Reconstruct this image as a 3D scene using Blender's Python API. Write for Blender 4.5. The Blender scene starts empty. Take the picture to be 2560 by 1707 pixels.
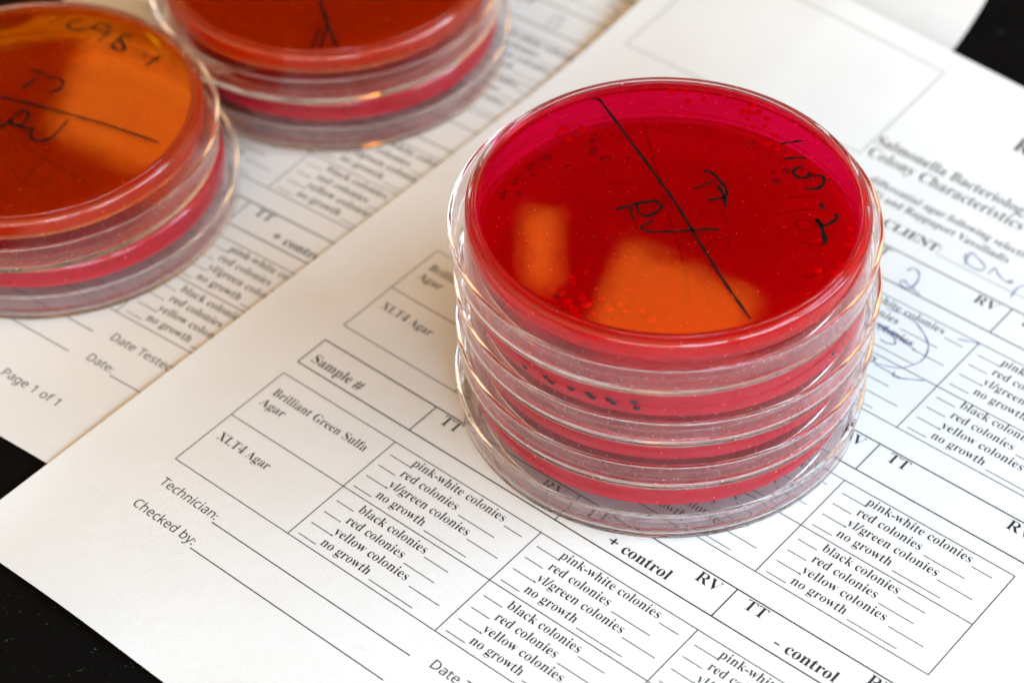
import bpy, bmesh, math, random
from mathutils import Vector, Matrix, noise
sc = bpy.context.scene
MM = 0.001
random.seed(7)

# ------------------------------------------------------------------ camera
cam_d = bpy.data.cameras.new('camera'); cam = bpy.data.objects.new('camera', cam_d)
sc.collection.objects.link(cam); sc.camera = cam
cam.matrix_world = Matrix(((0.76777075, -0.44201606, 0.46384252, 0.29994098),
                           (0.64062574, 0.54229929, -0.54360844, -0.23186487),
                           (-0.0112578, 0.71451612, 0.6995284, 0.39916396),
                           (0, 0, 0, 1)))
cam_d.sensor_width = 36.0; cam_d.lens = 83.381
cam_d.clip_start = 0.01; cam_d.clip_end = 60
cam_d.dof.use_dof = True
cam_d.dof.focus_distance = 0.518
cam_d.dof.aperture_fstop = 10.5

# ------------------------------------------------------------------ world, lamps, exposure
w = bpy.data.worlds.new('World'); sc.world = w; w.use_nodes = True
wn, wl = w.node_tree.nodes, w.node_tree.links
bg = wn['Background']
# a dim warm room with one dark corner high up beyond the dishes
wt = wn.new('ShaderNodeTexCoord'); wd = wn.new('ShaderNodeVectorMath'); wd.operation = 'DOT_PRODUCT'
wd.inputs[1].default_value = (-0.492, 0.587, 0.643)
wr = wn.new('ShaderNodeValToRGB'); wm = wn.new('ShaderNodeMath'); wm.operation = 'MULTIPLY_ADD'
wm.inputs[1].default_value = 0.5; wm.inputs[2].default_value = 0.5
wr.color_ramp.elements[0].position = 0.84; wr.color_ramp.elements[0].color = (0.98, 0.65, 0.34, 1)
wr.color_ramp.elements[1].position = 0.935; wr.color_ramp.elements[1].color = (0.012, 0.003, 0.001, 1)
wl.new(wt.outputs['Generated'], wd.inputs[0]); wl.new(wd.outputs['Value'], wm.inputs[0]); wl.new(wm.outputs[0], wr.inputs[0]); wl.new(wr.outputs[0], bg.inputs[0])
bg.inputs[1].default_value = 1.0

CENTRE = Vector((0.03, 0.06, 0.03))
def lamp(name, az, el, dist, sx, sy, radiance, col, target=CENTRE):
    az, el = math.radians(az), math.radians(el)
    d = Vector((math.cos(el)*math.cos(az), math.cos(el)*math.sin(az), math.sin(el)))
    L = bpy.data.lights.new(name, 'AREA'); L.shape = 'RECTANGLE'; L.size = sx; L.size_y = sy
    L.energy = radiance*math.pi*sx*sy; L.color = col
    o = bpy.data.objects.new(name, L); sc.collection.objects.link(o)
    o.location = target + d*dist
    o.rotation_euler = d.to_track_quat('Z', 'Y').to_euler()
    return o
DAY = (0.47, 0.76, 1.0)
lamp('window_pane_lamp', -31, 23, 1.15, 0.43, 0.36, 12.0, (0.30, 0.70, 1.0))
lamp('window_pane_lamp', 2, 23, 1.15, 0.60, 0.36, 13.0, DAY)
lamp('window_pane_lamp', 36, 25, 1.15, 0.54, 0.36, 16.0, DAY)
lamp('front_fill_lamp', 306, 12, 1.4, 1.3, 0.42, 5.0, (0.90, 0.92, 1.0))  # added low front fill, brightens the stack sides and the paper beneath
WARM = (1.0, 0.29, 0.022)
lamp('wall_lamp', 129.49, 42.16, 2.2, 0.036, 0.085, 2.7, WARM, Vector((0.0625, 0.0564, 0.061)))
q = lamp('wall_lamp', 125.0, 43.9, 2.2, 0.165, 0.12, 2.6, WARM, Vector((0.0895, 0.0611, 0.061)))
q.rotation_euler.rotate_axis('Z', math.radians(-20))
q = lamp('wall_lamp', 141.2, 38.4, 5.0, 0.42, 0.25, 2.3, WARM, Vector((-0.0712, 0.0592, 0.0298)))
q.rotation_euler.rotate_axis('Z', math.radians(-32))

sc.view_settings.view_transform = 'Standard'; sc.view_settings.look = 'None'
sc.view_settings.exposure = 0.88; sc.view_settings.gamma = 1.0
sc.view_settings.use_curve_mapping = False
sc.render.engine = 'CYCLES'
cy = sc.cycles
cy.max_bounces = 128; cy.transmission_bounces = 128; cy.glossy_bounces = 128; cy.diffuse_bounces = 5
cy.transparent_max_bounces = 32
cy.caustics_refractive = True; cy.caustics_reflective = True; cy.blur_glossy = 0.3
cy.sample_clamp_indirect = 6.0; cy.sample_clamp_direct = 0.0
cy.use_denoising = True
try:
    cy.denoiser = 'OPENIMAGEDENOISE'; cy.denoising_input_passes = 'RGB_ALBEDO_NORMAL'
except Exception: pass

# ------------------------------------------------------------------ helpers
def link(o, parent=None):
    sc.collection.objects.link(o)
    if parent: o.parent = parent
    return o
def tag(o, label=None, cat=None, group=None, kind=None):
    if label: o['label'] = label
    if cat: o['category'] = cat
    if group: o['group'] = group
    if kind: o['kind'] = kind
    return o
def mesh_obj(name, verts, faces, mat, parent=None, smooth=False, sharp=None):
    me = bpy.data.meshes.new(name); me.from_pydata(verts, [], faces); me.materials.append(mat)
    if smooth:
        me.polygons.foreach_set('use_smooth', [True]*len(me.polygons))
        if sharp: me.set_sharp_from_angle(angle=math.radians(sharp))
    me.update()
    return link(bpy.data.objects.new(name, me), parent)
def lathe(name, prof, mat, parent=None, seg=160, sharp=40):
    """closed profile [(r, z) mm] counter-clockwise -> solid of revolution"""
    verts, faces, rings = [], [], []
    for r, z in prof:
        if r < 1e-6:
            rings.append([len(verts)]); verts.append((0, 0, z*MM))
        else:
            s = len(verts); rings.append(list(range(s, s+seg)))
            for k in range(seg):
                a = 2*math.pi*k/seg; verts.append((r*math.cos(a)*MM, r*math.sin(a)*MM, z*MM))
    n = len(prof)
    for i in range(n):
        A, B = rings[i], rings[(i+1) % n]
        if len(A) == 1 and len(B) == 1: continue
        for k in range(seg):
            k2 = (k+1) % seg
            if len(A) == 1: faces.append((A[0], B[k2], B[k]))
            elif len(B) == 1: faces.append((A[k], A[k2], B[0]))
            else: faces.append((A[k], A[k2], B[k2], B[k]))
    o = mesh_obj(name, verts, faces, mat, parent, True, sharp)
    bm = bmesh.new(); bm.from_mesh(o.data); bmesh.ops.recalc_face_normals(bm, faces=bm.faces); bm.to_mesh(o.data); bm.free()
    return o
def arc(cx, cz, r, a0, a1, n=5):
    return [(cx+r*math.cos(math.radians(a0+(a1-a0)*i/n)), cz+r*math.sin(math.radians(a0+(a1-a0)*i/n))) for i in range(n+1)]

# ------------------------------------------------------------------ materials
def new_mat(name):
    m = bpy.data.materials.new(name); m.use_nodes = True
    return m, m.node_tree.nodes, m.node_tree.links, m.node_tree.nodes['Principled BSDF']
def N(nodes, t, **kw):
    n = nodes.new(t)
    for k, v in kw.items():
        if k in n.inputs: n.inputs[k].default_value = v
        else: setattr(n, k, v)
    return n
def mat_paper(name, base, blotch):
    m, n, l, p = new_mat(name)
    tc = N(n, 'ShaderNodeTexCoord')
    a = N(n, 'ShaderNodeTexNoise', Scale=38.0, Detail=3.0)
    r = N(n, 'ShaderNodeValToRGB'); r.color_ramp.elements[0].color = (*blotch, 1); r.color_ramp.elements[1].color = (*base, 1)
    r.color_ramp.elements[0].position = 0.3; r.color_ramp.elements[1].position = 0.62
    l.new(tc.outputs['Object'], a.inputs['Vector']); l.new(a.outputs['Fac'], r.inputs['Fac']); l.new(r.outputs['Color'], p.inputs['Base Color'])
    f = N(n, 'ShaderNodeTexNoise', Scale=2600.0, Detail=4.0, Roughness=0.65)
    g = N(n, 'ShaderNodeTexNoise', Scale=260.0, Detail=2.0)
    ad = N(n, 'ShaderNodeMath', operation='ADD')
    b = N(n, 'ShaderNodeBump', Strength=0.6, Distance=0.00012)
    for q in (f, g): l.new(tc.outputs['Object'], q.inputs['Vector'])
    l.new(f.outputs['Fac'], ad.inputs[0]); l.new(g.outputs['Fac'], ad.inputs[1]); l.new(ad.outputs[0], b.inputs['Height'])
    l.new(b.outputs['Normal'], p.inputs['Normal'])
    p.inputs['Roughness'].default_value = 0.85; p.inputs['Specular IOR Level'].default_value = 0.25
    return m
PAPER = mat_paper('white_paper', (0.475, 0.475, 0.479), (0.458, 0.458, 0.458))
def mat_flat(name, col, rough=0.7, spec=0.2):
    m, n, l, p = new_mat(name)
    t = N(n, 'ShaderNodeTexNoise', Scale=1800.0, Detail=2.0)
    mx = N(n, 'ShaderNodeMixRGB'); mx.inputs[1].default_value = (*col, 1); mx.inputs[2].default_value = (*[min(1, c*1.9+0.02) for c in col], 1)
    mr = N(n, 'ShaderNodeMapRange'); mr.inputs['From Min'].default_value = 0.5; mr.inputs['From Max'].default_value = 0.8
    l.new(t.outputs['Fac'], mr.inputs['Value']); l.new(mr.outputs[0], mx.inputs[0]); l.new(mx.outputs[0], p.inputs['Base Color'])
    p.inputs['Roughness'].default_value = rough; p.inputs['Specular IOR Level'].default_value = spec
    return m
TONER = mat_flat('black_toner', (0.012, 0.011, 0.013))
INK = mat_flat('blue_pen_ink', (0.10, 0.12, 0.22))
MARKER = mat_flat('marker_ink', (0.004, 0.003, 0.002), 0.9, 0.0)
def mat_table():
    m, n, l, p = new_mat('black_table')
    tc = N(n, 'ShaderNodeTexCoord'); t = N(n, 'ShaderNodeTexNoise', Scale=900.0, Detail=2.0)
    r = N(n, 'ShaderNodeValToRGB'); r.color_ramp.elements[0].position = 0.70; r.color_ramp.elements[0].color = (0.0015, 0.0016, 0.0018, 1)
    r.color_ramp.elements[1].position = 0.80; r.color_ramp.elements[1].color = (0.05, 0.06, 0.05, 1)
    l.new(tc.outputs['Object'], t.inputs['Vector']); l.new(t.outputs['Fac'], r.inputs['Fac']); l.new(r.outputs['Color'], p.inputs['Base Color'])
    p.inputs['Roughness'].default_value = 0.5; p.inputs['Specular IOR Level'].default_value = 0.06
    return m
TABLE = mat_table()
def mat_clear():
    m, n, l, p = new_mat('clear_polystyrene')
    p.inputs['Base Color'].default_value = (1.0, 0.975, 0.99, 1)
    p.inputs['Transmission Weight'].default_value = 1.0; p.inputs['IOR'].default_value = 1.34
    tc = N(n, 'ShaderNodeTexCoord')
    t = N(n, 'ShaderNodeTexNoise', Scale=120.0, Detail=2.0)
    b = N(n, 'ShaderNodeBump', Strength=0.08, Distance=0.0002)
    s = N(n, 'ShaderNodeTexNoise', Scale=1500.0, Detail=1.0)
    mr = N(n, 'ShaderNodeMapRange'); mr.inputs['From Min'].default_value = 0.68; mr.inputs['From Max'].default_value = 0.8
    mr.inputs['To Min'].default_value = 0.0; mr.inputs['To Max'].default_value = 0.35
    for q in (t, s): l.new(tc.outputs['Object'], q.inputs['Vector'])
    l.new(t.outputs['Fac'], b.inputs['Height']); l.new(b.outputs['Normal'], p.inputs['Normal'])
    l.new(s.outputs['Fac'], mr.inputs['Value']); l.new(mr.outputs[0], p.inputs['Roughness'])
    return m
CLEAR = mat_clear()
def mat_agar(name, through, seed, haze=(0.8, 0.0, 0.0), amount=0.25):
    """coloured clear gel: 'through' is the colour left after one 4 mm pass"""
    m, n, l, p = new_mat(name)
    tc = N(n, 'ShaderNodeTexCoord'); mp = N(n, 'ShaderNodeMapping')
    mp.inputs['Location'].default_value = (seed, seed*0.7, 0); mp.inputs['Scale'].default_value = (26, 75, 20)
    mp.inputs['Rotation'].default_value = (0, 0, math.radians(-25+seed*40))
    t = N(n, 'ShaderNodeTexNoise', Scale=1.0, Detail=5.0, Roughness=0.5, Distortion=0.1)
    r = N(n, 'ShaderNodeValToRGB'); r.color_ramp.elements[0].position = 0.38; r.color_ramp.elements[1].position = 0.60
    r.color_ramp.elements[0].color = (0.88, 0.75, 0.75, 1); r.color_ramp.elements[1].color = (1, 1, 1, 1)
    l.new(tc.outputs['Object'], mp.inputs['Vector']); l.new(mp.outputs[0], t.inputs['Vector']); l.new(t.outputs['Fac'], r.inputs['Fac'])
    l.new(r.outputs['Color'], p.inputs['Base Color'])
    p.inputs['Transmission Weight'].default_value = 1.0; p.inputs['IOR'].default_value = 1.34
    p.inputs['Roughness'].default_value = 0.02
    # a little milkiness in the gel
    df = N(n, 'ShaderNodeBsdfDiffuse'); df.inputs['Color'].default_value = (*haze, 1)
    tl = N(n, 'ShaderNodeBsdfTranslucent'); tl.inputs['Color'].default_value = (*haze, 1)
    m1 = N(n, 'ShaderNodeMixShader'); m1.inputs[0].default_value = 0.55; m2 = N(n, 'ShaderNodeMixShader'); m2.inputs[0].default_value = amount
    l.new(df.outputs[0], m1.inputs[1]); l.new(tl.outputs[0], m1.inputs[2]); l.new(p.outputs[0], m2.inputs[1]); l.new(m1.outputs[0], m2.inputs[2])
    l.new(m2.outputs[0], n['Material Output'].inputs['Surface'])
    k = [-math.log(c)/0.0042 for c in through]; d = max(k)
    v = N(n, 'ShaderNodeVolumeAbsorption'); v.inputs['Color'].default_value = (*[1-q/d for q in k], 1); v.inputs['Density'].default_value = d
    l.new(v.outputs[0], n['Material Output'].inputs['Volume'])
    return m
RED1 = mat_agar('red_agar', (0.93, 0.010, 0.16), 0.1, (0.95, 0.0, 0.004), 0.34)
RED2 = mat_agar('red_agar_lower', (0.95, 0.17, 0.34), 0.9, (1.0, 0.05, 0.09), 0.5)
AMBER = mat_agar('amber_agar', (0.92, 0.50, 0.010), 0.5, (0.85, 0.06, 0.0), 0.30)
DARKCOL = mat_flat('dark_colony', (0.035, 0.002, 0.002), 0.4, 0.4)
REDCOL = mat_flat('red_colony', (0.60, 0.012, 0.012), 0.7, 0.1)
BLACKCOL = mat_flat('black_colony', (0.01, 0.012, 0.016), 0.4, 0.4)
# traced pen and colony positions, millimetres
WRITE_TOP=[([[-34.76,17.26],[-33.68,17.95],[-30.55,16.79],[-8.4,5.68],[0.3,1.21],[10.12,-4.57],[23.98,-12.69],[35.37,-18.67]],0.75),([[-7.33,-9.31],[-6.37,-7.68],[-5.34,-5.76],[-3.97,-3.57],[-2.86,-2.12],[-1.85,-1.62],[-0.6,-1.8],[-0.05,-2.43],[0.2,-3.95],[-0.04,-5.43],[-0.66,-6.79],[-1.77,-7.16],[-3.13,-6.65],[-4.16,-5.77],[-4.94,-5.11]],0.8),([[-5.12,-6.77],[-4.26,-7.79],[-2.94,-8.86],[-1.76,-9.5]],0.55),([[1.55,-7.34],[1.09,-7.82],[0.61,-9.17],[0.7,-10.36],[1.49,-10.67],[2.86,-10.3],[4.28,-9.34],[6.29,-7.49],[8.68,-5.24],[10.58,-3.23],[12.09,-1.62],[13.02,-1.03],[14.08,-0.64]],0.75),([[0.18,12.87],[0.36,13.57],[1.14,13.65],[3.77,12.9],[5.93,12.01],[7.56,10.92],[8.47,9.48],[8.63,8.52],[7.51,7.06],[6.47,5.68]],0.8),([[1.88,7.22],[2.7,9.28],[3.47,11.33]],0.65),([[4.98,11.24],[6.75,10.05],[8.57,8.69],[9.88,7.37],[10.59,6.21]],0.9),([[7.7,31.22],[8.89,32.87],[10.0,34.23],[10.8,35.16]],0.7),([[11.18,27.25],[12.45,28.77],[13.66,29.98],[14.77,30.73]],0.7),([[16.28,27.58],[15.49,27.34],[15.09,26.17],[15.34,25.04],[16.28,24.47],[17.64,24.46],[18.33,25.03],[18.54,26.08],[18.11,27.29]],0.85),([[19.98,27.14],[20.71,27.84],[21.71,27.55],[22.38,26.77],[22.81,25.36],[22.66,24.03],[21.88,23.02],[20.54,22.24]],0.9),([[25.93,20.06],[26.75,19.64],[27.53,18.99]],1.1),([[30.23,18.91],[30.84,19.08],[31.25,18.77],[31.43,17.64],[31.15,15.93],[30.5,14.76],[29.54,14.62],[28.47,15.02],[28.22,15.57]],0.8),([[28.22,15.57],[29.8,14.62],[31.26,13.27],[33.08,11.39],[34.14,9.75]],1.1)]
WRITE_SECOND=[([[-29.21,29.01],[-19.49,19.98],[-6.97,8.35],[4.57,-1.63],[13.61,-10.77]],0.9),([[10.96,28.48],[13.46,30.51],[16.44,33.16]],0.9),([[13.12,22.27],[15.24,25.78],[16.86,27.64],[18.9,29.3]],0.9),([[22.24,25.06],[19.96,25.18],[18.39,24.45],[18.14,22.82],[19.46,21.92],[21.22,22.36],[22.03,23.57],[22.15,25.2]],0.9),([[22.49,18.28],[24.26,18.97],[26.09,19.49],[26.66,21.03],[26.25,22.42],[24.82,24.31]],0.9),([[31.85,14.46],[31.18,11.92],[30.37,9.79],[29.3,9.97],[29.35,11.06]],0.9),([[6.7,6.16],[8.08,7.72],[9.27,9.34]],0.8),([[6.79,10.81],[7.99,10.9],[9.52,9.76],[10.92,7.65],[10.96,5.31]],0.9),([[2.87,15.78],[4.71,14.62],[7.35,12.36]],0.8),([[0.07,15.39],[-0.48,16.52],[0.26,17.45]],0.8)]
WRITE_LEFT=[([[-7.42,-1.65],[-1.34,0.54],[9.02,3.88],[21.62,7.56],[36.49,10.9]],0.9),([[1.85,-9.82],[1.47,-6.49],[1.06,-4.12],[1.03,-1.83],[2.29,-1.19],[3.8,-2.29],[4.64,-4.3],[4.59,-6.26],[2.82,-6.93],[1.62,-6.37]],0.9),([[4.81,-6.46],[6.66,-6.11],[8.27,-4.8],[9.25,-6.67],[11.24,-7.71],[13.06,-7.36],[14.37,-5.54],[14.0,-1.68],[12.58,2.91]],0.9),([[-5.65,4.13],[-5.86,7.13],[-6.0,9.82]],0.8),([[-9.77,10.38],[-7.64,11.3],[-3.74,11.65],[-1.09,12.6],[0.82,12.15],[1.91,9.86],[0.97,7.12]],0.8),([[-20.5,26.59],[-19.7,32.61]],0.7),([[-14.64,33.3],[-16.29,31.97],[-16.31,29.14],[-13.45,28.65],[-11.72,30.61],[-10.72,32.53],[-9.63,35.1],[-6.91,35.06],[-5.63,33.86],[-8.21,32.33],[-10.72,32.53]],0.8),([[-5.63,33.86],[-5.47,31.21],[-5.23,29.19]],0.8),([[0.45,36.0],[-1.82,35.28],[-1.57,33.26],[-1.22,30.78],[0.95,29.8],[2.58,31.11],[0.5,32.73],[-1.05,33.12]],0.9),([[7.42,32.57],[9.41,32.82]],1.1),([[12.11,29.86],[11.69,32.77],[12.08,35.26]],0.8)]
WRITE_LEFT_LOWER=[([[-13.61,-2.96],[-4.66,-4.3],[8.46,-4.29],[20.0,-4.0]],0.9),([[-0.21,-11.34],[2.94,-13.34],[6.23,-13.62]],0.8),([[4.32,-7.26],[5.9,-10.94],[7.27,-13.76],[10.7,-12.34],[11.08,-8.69]],0.8)]
WRITE_BACK=[([[12.78,-15.98],[18.51,-20.27],[24.47,-24.24],[30.03,-27.97]],1.0),([[26.61,-30.73],[22.27,-23.84],[19.16,-19.75]],0.6),([[25.08,-32.38],[23.25,-28.91],[20.41,-23.98]],0.7)]
COLONY_DARK=[[-30.1,-19.4],[-29.2,-21.0],[-30.8,-14.4],[-30.3,-15.8],[-27.7,-17.7],[-31.5,-8.3],[-31.2,-9.3],[-29.1,-10.9],[-30.2,-3.7],[-30.5,-4.5],[-24.9,-4.0],[-26.8,8.8],[-26.1,6.6],[-24.1,4.6],[-23.4,3.3],[-19.7,4.0],[-20.3,3.1],[-15.9,6.7],[11.3,23.2],[13.3,25.3],[13.7,21.1],[1.6,28.2],[18.7,27.2],[-0.5,-37.8]]
COLONY_RED=[[-18.8,32.5],[-16.5,35.3],[-16.2,28.9],[-6.4,36.0],[-4.4,35.9],[-6.9,37.5],[-5.4,38.0],[-4.1,39.5],[-1.3,38.6],[-3.6,32.6],[-2.0,34.4],[-0.1,36.3],[3.7,34.8],[4.0,31.8],[6.6,31.6],[-24.1,33.0],[-21.9,35.1],[-17.9,37.1],[-13.7,39.0],[-10.5,37.8],[-8.7,39.3],[-6.7,40.4],[-1.3,-26.9],[-2.6,-30.4],[-1.2,-31.3],[2.1,-32.6],[3.1,-33.7],[5.0,-34.7],[-1.0,-35.4],[1.4,-36.3],[3.0,-37.1],[6.5,-31.3],[8.6,-31.9],[9.4,-32.7],[10.5,-29.8],[12.3,-31.1],[9.0,-25.6],[15.1,-28.8],[18.2,-29.9],[12.4,-33.6],[7.7,-35.9],[4.5,-37.7],[5.6,-38.2],[36.4,4.2],[31.1,12.0],[39.1,8.9],[37.0,15.1],[39.5,5.9],[36.0,17.2],[34.1,19.4],[-34.7,6.9],[-34.2,4.5],[-31.5,9.5],[-31.6,4.8]]
COLONY_SIDE=[[0.79,-43.74,10.3],[2.28,-43.68,9.66],[7.14,-43.15,10.36],[11.14,-42.29,10.72],[12.05,-42.05,10.04],[15.61,-40.85,10.78],[16.45,-40.52,10.14],[20.42,-38.68,11.26],[21.03,-38.36,9.7],[-5.26,-43.42,9.3],[43.74,0.66,10.28]]
HAND=[([[104.99,169.66],[104.22,172.66],[104.2,174.47],[108.21,173.01],[109.55,171.93],[108.97,170.38],[105.87,170.38],[103.93,171.7],[103.32,173.39]],0.45),([[111.21,170.36],[111.43,172.55],[111.72,173.35],[113.3,172.06],[115.16,171.2],[116.8,171.08],[117.69,171.44],[117.02,172.17],[116.8,171.08]],0.45),([[119.96,166.97],[119.54,170.22],[120.21,172.4],[121.76,172.03]],0.45),([[95.11,159.28],[95.69,160.85],[97.44,160.62],[98.68,159.06],[99.32,156.31],[98.9,154.15],[97.1,153.77],[95.96,154.65],[96.46,155.8],[98.44,154.86],[100.55,154.41],[102.21,153.95]],0.5),([[98.6,144.57],[101.87,145.45],[105.57,145.28],[109.26,143.72],[112.62,141.25],[114.15,139.04],[114.94,136.27],[114.8,133.76],[112.86,130.07],[110.47,128.45],[107.65,127.48],[105.25,127.18]],0.45),([[99.73,139.11],[101.65,138.93],[103.87,138.28],[106.23,136.73],[106.97,135.6],[105.37,134.65],[103.25,134.82]],0.45),([[105.04,138.54],[106.51,138.35],[108.56,137.59],[110.31,137.29],[111.76,137.1]],0.4),([[100.33,138.2],[102.68,139.41],[102.1,138.24],[104.74,139.0],[104.17,137.83],[106.36,138.57],[108.27,137.7],[110.3,138.32]],0.6),([[117.48,146.42],[119.73,147.39],[122.19,148.35],[124.49,148.85]],0.4),([[112.16,127.84],[112.45,126.43],[113.57,126.36],[116.08,127.75],[119.15,129.6]],0.4)]
HAND2=[([[-37.67,180.74],[-38.7,185.38],[-36.7,186.99],[-35.47,183.44],[-35.57,181.54]],0.5),([[-30.15,198.73],[-30.37,200.4],[-27.26,199.22],[-26.27,197.26]],0.5)]
# ------------------------------------------------------------------ the sheets
def lift1(x, y):            # how far the upper form rises off the table, mm
    h = 0.0
    if y > 150:
        k = min(1.0, max(0.0, (195-x)/170.0))
        h += 9.3*k*((y-150)/83.0)**2
    h += 0.45*math.exp(-(x+21.3)/5.0)
    h += 0.5*math.exp(-(y+46.5)/9.0)*(0.9+math.sin(x*0.085+0.4))
    return h
def lift2(x, y):
    h = 0.25*math.exp(-(y+46.5)/8.0)*(1+math.sin(x*0.07))
    if y > 203: h += 11.0*((y-203)/30.0)**2
    return h

def sheet(name, x0, x1, y0, y1, lift, mat, step=3.0, t=0.1):
    nx, ny = max(2, int((x1-x0)/step)), max(2, int((y1-y0)/step))
    V, F = [], []
    for side in (0, -t):
        for j in range(ny+1):
            for i in range(nx+1):
                x, y = x0+(x1-x0)*i/nx, y0+(y1-y0)*j/ny
                V.append((x*MM, y*MM, (lift(x, y)+side)*MM))
    K = (nx+1)*(ny+1); W = nx+1
    for j in range(ny):
        for i in range(nx):
            a = j*W+i; F.append((a, a+1, a+1+W, a+W)); F.append((K+a, K+a+W, K+a+1+W, K+a+1))
    for i in range(nx):
        F.append((i, K+i, K+i+1, i+1)); a = ny*W+i; F.append((a, a+1, K+a+1, K+a))
    for j in range(ny):
        a = j*W; F.append((a, a+W, K+a+W, K+a)); b = a+nx; F.append((b, K+b, K+b+W, b+W))
    return mesh_obj(name, V, F, mat, None, True, 50)

# ------------------------------------------------------------------ lettering
TA = dict(zip('abcdefghijklmnopqrstuvwxyz', (.444,.5,.444,.5,.444,.333,.5,.5,.278,.278,.5,.278,.778,.5,.5,.5,.5,.333,.389,.278,.5,.5,.722,.5,.5,.444)))
TA.update({'A':.722,'B':.667,'C':.667,'D':.722,'E':.611,'F':.556,'G':.722,'I':.333,'K':.722,'L':.611,'M':.889,'N':.722,'P':.556,'R':.667,'S':.556,'T':.611,'V':.722,'X':.722,
           ' ':.25,'-':.333,'/':.278,'(':.333,')':.333,'+':.564,'#':.5,':':.278,'4':.5,'1':.5,'.':.25})
def serif(s):
    o = ''
    for ch in s:
        if 'a' <= ch <= 'z': o += chr(0x1D41A+ord(ch)-97)
        elif 'A' <= ch <= 'Z': o += chr(0x1D400+ord(ch)-65)
        elif '0' <= ch <= '9': o += chr(0x1D7CE+ord(ch)-48)
        else: o += ch
    return o
def sans(s):
    o = ''
    for ch in s:
        if 'a' <= ch <= 'z': o += chr(0x1D5BA+ord(ch)-97)
        elif 'A' <= ch <= 'Z': o += chr(0x1D5A0+ord(ch)-65)
        elif '0' <= ch <= '9': o += chr(0x1D7E2+ord(ch)-48)
        else: o += ch
    return o
_cache = {}
def glyphs(s, style):
    """outline of a string at size 1, ink box from x = 0: (verts, faces, width)"""
    key = (s, style)
    if key in _cache: return _cache[key]
    c = bpy.data.curves.new('lettering', 'FONT'); c.body = sans(s) if style == 'sans' else serif(s); c.resolution_u = 3
    o = bpy.data.objects.new('lettering', c); sc.collection.objects.link(o)
    dg = bpy.context.evaluated_depsgraph_get(); dg.update()
    cu = o.to_curve(dg).copy()
    thin = {'serif': 0.014, 'bold': 0.0, 'semibold': 0.009, 'sans': 0.0}[style]
    if thin:
        for sp in cu.splines:
            P = sp.bezier_points; n = len(P)
            if n < 3: continue
            dx = []
            for i in range(n):
                tx = P[i].co - P[i].handle_left; ty = P[i].handle_right - P[i].co
                if tx.length < 1e-6: tx = P[i].co - P[i-1].co
                if ty.length < 1e-6: ty = P[(i+1) % n].co - P[i].co
                nx = 0.0
                for q in (tx, ty):
                    if q.length > 1e-6: nx += q.normalized().y
                dx.append(max(-1.0, min(1.0, nx)))
            # outer contours of the fallback font run clockwise: outward x = -ty
            area = sum(P[i].co.x*P[(i+1) % n].co.y-P[(i+1) % n].co.x*P[i].co.y for i in range(n))
            for i in range(n):
                d = thin*dx[i]*_ORIENT
                for q in ('co', 'handle_left', 'handle_right'):
                    v = getattr(P[i], q).copy(); v.x += d; setattr(P[i], q, v)
    cu.dimensions = '2D'; cu.fill_mode = 'BOTH'; cu.resolution_u = 3
    o2 = bpy.data.objects.new('lettering', cu); sc.collection.objects.link(o2)
    dg.update(); dg = bpy.context.evaluated_depsgraph_get()
    me = o2.evaluated_get(dg).to_mesh()
    V = [v.co.copy() for v in me.vertices]; F = [tuple(p.vertices) for p in me.polygons]
    o2.evaluated_get(dg).to_mesh_clear()
    bpy.data.objects.remove(o2); bpy.data.objects.remove(o)
    x0 = min(v.x for v in V); x1 = max(v.x for v in V)
    _cache[key] = ([(v.x-x0, v.y) for v in V], F, x1-x0)
    return _cache[key]
_ORIENT = 1.0
class Print:
    """collects flat marks in sheet coordinates (mm), then follows the sheet's shape"""
    def __init__(s, lift): s.V, s.F, s.lift = [], [], lift
    def text(s, t, x, y, em, style='serif', x1=None):
        V, F, w = glyphs(t, style)
        if x1 is None:
            if style == 'sans': sx = em*1.0
            else: sx = em*sum(TA.get(ch, .5) for ch in t)/max(w, 1e-6)*0.99
        else: sx = (x1-x)/w
        b = len(s.V); s.V += [(x+v[0]*sx, y+v[1]*em*1.05) for v in V]; s.F += [tuple(b+i for i in f) for f in F]
    def line(s, xa, ya, xb, yb, wd=0.25):
        L = math.hypot(xb-xa, yb-ya); n = max(1, int(L/4)); ux, uy = (xb-xa)/L, (yb-ya)/L
        b = len(s.V)
        for i in range(n+1):
            x, y = xa+(xb-xa)*i/n, ya+(yb-ya)*i/n
            s.V += [(x-uy*wd/2, y+ux*wd/2), (x+uy*wd/2, y-ux*wd/2)]
        s.F += [(b+2*i, b+2*i+1, b+2*i+3, b+2*i+2) for i in range(n)]
    def stroke(s, pts, wd): ribbon(s, pts, wd)
    def build(s, name, mat, parent, up=0.035):
        return mesh_obj(name, [(x*MM, y*MM, (s.lift(x, y)+up)*MM) for x, y in s.V], s.F, mat, parent)
def smooth_pts(pts, k=6):
    """Catmull-Rom through the points"""
    out = []; n = len(pts)
    if n < 3: return [tuple(p) for p in pts]
    for i in range(n-1):
        p0, p1, p2, p3 = pts[max(0, i-1)], pts[i], pts[i+1], pts[min(n-1, i+2)]
        for j in range(k):
            t = j/k
            out.append(tuple(0.5*(2*p1[a]+(p2[a]-p0[a])*t+(2*p0[a]-5*p1[a]+4*p2[a]-p3[a])*t*t+(3*p1[a]-p0[a]-3*p2[a]+p3[a])*t**3) for a in (0, 1)))
    out.append(tuple(pts[-1])); return out
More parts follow.
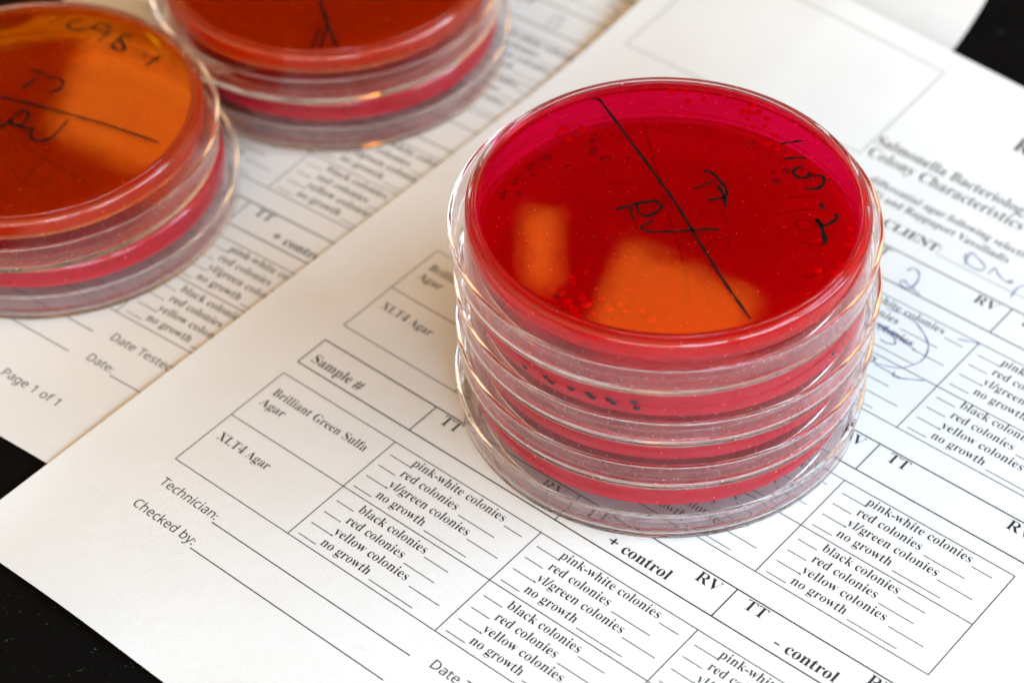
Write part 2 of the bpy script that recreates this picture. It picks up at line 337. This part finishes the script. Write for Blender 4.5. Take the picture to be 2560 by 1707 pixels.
def ribbon(s, pts, wd):
    P = smooth_pts(pts); n = len(P); b = len(s.V)
    for i, (x, y) in enumerate(P):
        q0, q1 = P[max(0, i-1)], P[min(n-1, i+1)]
        dx, dy = q1[0]-q0[0], q1[1]-q0[1]; L = math.hypot(dx, dy) or 1
        hw = wd/2*(0.82+0.22*math.sin(i*0.37+x))
        if i in (0, n-1): hw *= 0.55
        s.V += [(x-dy/L*hw, y+dx/L*hw), (x+dy/L*hw, y-dx/L*hw)]
    s.F += [(b+2*i, b+2*i+1, b+2*i+3, b+2*i+2) for i in range(n-1)]

X = [0.0, 35.6, 79.1, 122.45, 167.0]
BLOCK = {'A': (35.9, 18.2, 0.0, 50.35, 40.7), 'B': (91.5, 74.2, 56.85, 106.0, 95.9), 'C': (148.7, 130.0, 112.8, 163.8, 153.4)}
ROWS = [('pink-white colonies', 32.75, 32.15, 6.0, 71.4, 76.6), ('red colonies', 28.65, 28.1, 5.1, 61.5, 72.0),
        ('yl/green colonies', 24.5, 23.95, 6.0, 67.6, 76.5), ('no growth', 20.35, 19.8, 5.3, 58.5, 70.9),
        ('black colonies', 14.6, 14.05, 5.2, 63.6, 70.7), ('red colonies', 10.45, 9.9, 5.1, 61.3, 70.3),
        ('yellow colonies', 6.3, 5.75, 6.0, 66.5, 75.3), ('no growth', 2.15, 1.6, 5.3, 58.5, 71.2)]
def form(name, lift, mat, label, place, top):
    root = sheet(name, -21.3, 194.7, -46.5, 232.9, lift, mat)
    tag(root, label, 'paper form', 'forms under the dishes')
    T, R = Print(lift), Print(lift)
    for k, (t, m, b, h0, h1) in BLOCK.items():
        f = (t-b)/35.9
        for yy in (t, m, b): R.line(X[0], yy, X[4], yy)
        for xx in X: R.line(xx, t, xx, b)
        for yy in (h0, h1): R.line(X[0], yy, X[4], yy, 0.36)
        for xx in X: R.line(xx, h0, xx, h1, 0.32)
        yb = h1+2.1
        T.text('Sample #', 2.2, yb, 4.1, 'semibold', 17.9)
        for i in (1, 2, 3):
            T.text('TT', X[i]+3.7, h0-3.5, 4.2, 'serif', X[i]+9.1)
            T.text('RV', X[i+1]-9.1, h0-3.7, 4.2, 'serif', X[i+1]-3.0)
        if k == 'A':
            T.text('+', X[2]+13.0, h1+1.8, 4.1, 'semibold', X[2]+15.4); T.text('control', X[2]+17.0, h1+1.8, 4.2, 'bold', X[2]+29.8)
            T.text('-', X[3]+14.6, h1+1.8, 4.1, 'bold', X[3]+15.9); T.text('control', X[3]+17.5, h1+1.8, 4.2, 'bold', X[3]+30.3)
        T.text('Brilliant Green Sulfa', 2.7, b+28.9*f, 3.46, 'serif', 31.9); T.text('Agar', 2.5, b+24.8*f, 3.46, 'serif', 9.8)
        T.text('XLT4 Agar', 2.5, b+10.6*f, 3.46, 'serif', 18.6)
        for i in (1, 2, 3):
            o = X[i]-X[1]
            for s, yt, yl, bl, e0, e1 in ROWS:
                R.line(37.4+o, b+yl*f, 37.4+bl+o, b+yl*f, 0.22); T.text(s, 43.3+o, b+yt*f, 3.46)
                R.line(e0+o, b+yl*f, e1+o, b+yl*f, 0.22)
    T.text('Technician:', 2.4, -7.7, 3.3, 'sans', 20.1); T.text('Checked by:', 2.5, -16.1, 3.3, 'sans', 21.4)
    R.line(20.2, -8.4, 79.4, -8.4, 0.28); R.line(21.8, -16.8, 79.4, -16.8, 0.28)
    T.text('Date Tested:', 84.5, -8.0, 3.3, 'sans', 104.8); T.text('Date:', 84.6, -16.4, 3.3, 'sans', 92.6)
    R.line(105.0, -8.6, 150.0, -8.6, 0.28); R.line(93.0, -17.0, 150.0, -17.0, 0.28)
    T.text('Page 1 of 1', 71.6, -32.0, 3.3, 'sans', 89.6)
    # head of the page
    T.text('CLIENT:', 80.8, 169.2, 4.1, 'bold', 97.6); R.line(98.0, 168.7, 167.0, 168.7, 0.15)
    T.text('Salmonella Bacteriology', 62.5, 193.6, 4.7, 'semibold'); T.text('Colony Characteristics', 63.2, 188.6, 5.1)
    T.text('differential agar following selective enrichment', 69.2, 180.7, 3.46)
    T.text('(TT) and Rappaport Vassiliadis', 69.6, 176.6, 3.46)
    R.line(-14, 186, 61.5, 188, 0.2); R.line(61.5, 188, 63, 225.5, 0.2); R.line(63, 225.5, -12.5, 226, 0.2); R.line(-12.5, 226, -14, 186, 0.2)
    T.text('R', 92.0, 212.5, 7.0, 'bold')
    T.build('printed_text', TONER, root, 0.04); R.build('ruled_lines', TONER, root, 0.03)
    root.location = place[0]; root.rotation_euler.z = place[1]
    return root

f1 = form('lab_form', lift1, PAPER, 'white printed form on top, under the four-high stack of red dishes', ((0, 0, 0), 0.0), True)
H = Print(lift1)
for pts, wd in HAND: H.stroke(pts, wd)
H.build('pen_writing', INK, f1, 0.06)
f2 = form('lab_form', lift2, PAPER, 'lower white printed form reading Page 1 of 1, under the two orange-topped stacks', ((-0.1258, 0.0207, -0.0004), 0.0601), True)
H = Print(lift2)
ca, sa = math.cos(-0.0601), math.sin(-0.0601)
for pts, wd in HAND2:
    H.stroke([((x+125.8)*ca-(y-20.7)*sa, (x+125.8)*sa+(y-20.7)*ca) for x, y in pts], wd)
H.build('pen_writing', INK, f2, 0.06)
# black table top: one slab with a bevelled edge
bm = bmesh.new(); bmesh.ops.create_cube(bm, size=1.0)
bmesh.ops.scale(bm, vec=(3.0, 3.0, 0.03), verts=bm.verts)
bmesh.ops.bevel(bm, geom=list(bm.edges), offset=0.003, segments=2, affect='EDGES')
me = bpy.data.meshes.new('table_top'); bm.to_mesh(me); bm.free(); me.materials.append(TABLE)
tb = link(bpy.data.objects.new('table_top', me)); tb.location = (0, 0.1, -0.0156-0.0004)
tag(tb, kind='structure')

# ------------------------------------------------------------------ petri dishes (kept upside down: lid below, base on top)
LID = ([(0, 0.5), (39.9, 0.5), (40.4, 0.5)] + arc(41.2, 0.45, 0.45, 180, 360, 6) + [(42.3, 0.5), (42.6, 0.5), (45.9, 0.5)] + arc(46.2, 1.4, 0.9, -90, -4, 5) +
       [(47.13, 1.7), (47.72, 8.0)] + arc(47.45, 8.35, 0.3, 0, 90, 3) + arc(46.95, 8.35, 0.3, 90, 180, 3) + [(46.62, 8.0), (46.32, 2.9)] + arc(45.6, 2.5, 0.7, 0, -90, 4)+[(45.2, 1.8), (0, 1.8)])
ZT = 14.8     # outer face of the base
BASE = ([(0, ZT), (41.0, ZT), (41.35, ZT)] + arc(42.15, ZT+0.25, 0.35, 180, 0, 6) + [(42.6, ZT-0.1)] + arc(43.2, ZT-1.1, 1.0, 80, 4, 5) +
        [(44.22, ZT-1.4), (44.73, 2.6)] + arc(44.5, 2.15, 0.25, 0, -90, 3) + arc(43.85, 2.15, 0.25, -90, -180, 3) + [(43.58, 2.6), (42.96, ZT-2.4)] + arc(42.2, ZT-2.0, 0.7, 0, 90, 4) + [(41.8, ZT-1.3), (0, ZT-1.3)])
AG = ([(0, ZT-1.15), (41.2, ZT-1.15), (41.9, ZT-1.15)] + arc(42.1, ZT-2.1, 0.95, 80, 10, 3) + [(43.1, ZT-2.6), (43.3, ZT-4.8), (43.3, ZT-5.5), (42.9, ZT-5.35), (42.2, ZT-5.12), (41.4, ZT-5.02), (41.0, ZT-5.0), (40.4, ZT-5.0), (0, ZT-5.0)])
def sweep(name, strokes, z, mat, parent):
    """ink strokes lying on the flat outer face, a hair thick"""
    s = Print(lambda x, y: 0.0)
    for pts, wd in strokes: s.stroke(pts, wd*1.02)
    me = mesh_obj(name, [(x*MM, y*MM, (z+0.03)*MM) for x, y in s.V], s.F, mat, parent)
    return me
def blob(name, mat, r, h):
    V, F = [], []; seg = 12; lv = [(0.0, -h), (0.55*r, -0.85*h), (0.9*r, -0.45*h), (r, 0.0)]
    for rr, zz in lv[1:]:
        for k in range(seg):
            a = 2*math.pi*k/seg; q = 1+0.09*math.sin(a*2+1)+0.05*math.sin(a*3)
            V.append((rr*q*math.cos(a)*MM, rr*q*math.sin(a)*MM, zz*MM))
    V.append((0, 0, -h*MM)); V.append((0, 0, 0.0)); t, c = len(V)-2, len(V)-1
    for k in range(seg):
        k2 = (k+1) % seg
        F.append((t, k2, k)); F.append((k, k2, seg+k2, seg+k)); F.append((seg+k, seg+k2, 2*seg+k2, 2*seg+k)); F.append((2*seg+k, 2*seg+k2, c))
    o = mesh_obj(name, V, F, mat, None, True); me = o.data; bpy.data.objects.remove(o)
    return me
DARK_ME = blob('colony', DARKCOL, 0.9, 0.5); RED_ME = blob('colony', REDCOL, 0.78, 0.3); BLACK_ME = blob('colony', BLACKCOL, 0.75, 0.7)
def colonies(me, pts, z, parent, var=0.35, lab=None):
    for i, (x, y) in enumerate(pts):
        if math.hypot(x, y) > 41.5: continue
        o = link(bpy.data.objects.new('colony', me), parent)
        s = 1+var*(random.random()-0.5)*2
        o.location = (x*MM, y*MM, z*MM); o.scale = (s, s*(0.8+0.4*random.random()), 1); o.rotation_euler.z = random.random()*3
        if lab: o['label'] = lab
proto = {}
def dish(x, y, z, rot, agar, label, group, dl=(0, 0), write=None, deep=0.0):
    root = bpy.data.objects.new('petri_dish', None); root.empty_display_size = 0.02; link(root)
    root.location = (x*MM, y*MM, z*MM)
    tag(root, label, 'petri dish', group)
    if not proto:
        proto['lid'] = lathe('lid', LID, CLEAR).data; proto['base'] = lathe('base', BASE, CLEAR).data
        for n in ('lid', 'base'):
            for o in [q for q in sc.objects if q.data == proto[n]]: bpy.data.objects.remove(o)
    lid = link(bpy.data.objects.new('lid', proto['lid']), root); lid.location = (dl[0]*MM, dl[1]*MM, 0); lid.rotation_euler.z = rot
    base = link(bpy.data.objects.new('base', proto['base']), root)
    ag = lathe('agar', [(r, q-(deep if q < ZT-4 else 0)) for r, q in AG], agar, root, sharp=75)
    if write: sweep('marker_writing', write, ZT, MARKER, base)
    return root, lid, base, ag
P = 15.4
G = 'dishes in the four-high stack'
d4 = dish(72.7, 87.6, 0.05, 0.3, RED2, 'bottom red dish of the four-high stack, standing on the upper form', G, (-0.3, 0.2), deep=0.5)
d3 = dish(72.7, 88.3, P, 1.1, RED2, 'third dish down in the four-high stack, clear sided with red agar', G, (-0.2, 0.2), deep=1.8)
d2 = dish(74.0, 86.8, 2*P, 2.0, RED2, 'second dish down in the four-high stack, row of small black colonies near its front', G, (-0.3, 0.3), WRITE_SECOND, 1.8)
d1 = dish(74.2, 85.6, 3*P, 2.9, RED1, 'top dish of the four-high stack, bright red, marked 1103-2 in black', G, (-1.4, 1.0), WRITE_TOP)
zc = ZT-4.1
colonies(DARK_ME, COLONY_DARK, ZT-1.5, d1[3], lab='dark spot colony in the red agar'); colonies(RED_ME, COLONY_RED, ZT-3.6, d1[3])
for x, y, z in COLONY_SIDE:
    o = link(bpy.data.objects.new('colony', BLACK_ME), d2[3])
    o.location = (x*MM, y*MM, z*MM); o.scale = (1.0, 0.45, 1.3); o.rotation_euler.z = math.atan2(y, x)+math.pi/2; o['label'] = 'small black colony at the front edge of the gel'
GL = 'dishes in the left two-high stack'; GB = 'dishes in the back two-high stack'
l2 = dish(-90.3, 45.6, -0.35, 0.5, RED2, 'lower dish of the two-high stack at the left edge, red agar under the orange one', GL, write=WRITE_LEFT_LOWER, deep=0.8)
l1 = dish(-92.5, 43.0, P-0.35, 1.5, AMBER, 'orange topped dish at the left edge, marked 1098-1 in black', GL, (-0.5, 0.3), WRITE_LEFT)
b2 = dish(-77.3, 138.2, -0.35, 0.9, RED2, 'lower dish of the back two-high stack, pink red edge above the form', GB, deep=0.8)
b1 = dish(-78.0, 137.0, P-0.35, 2.2, AMBER, 'upper dish of the back two-high stack, dark orange agar cut by the frame', GB, (-1.0, 0.4), WRITE_BACK)
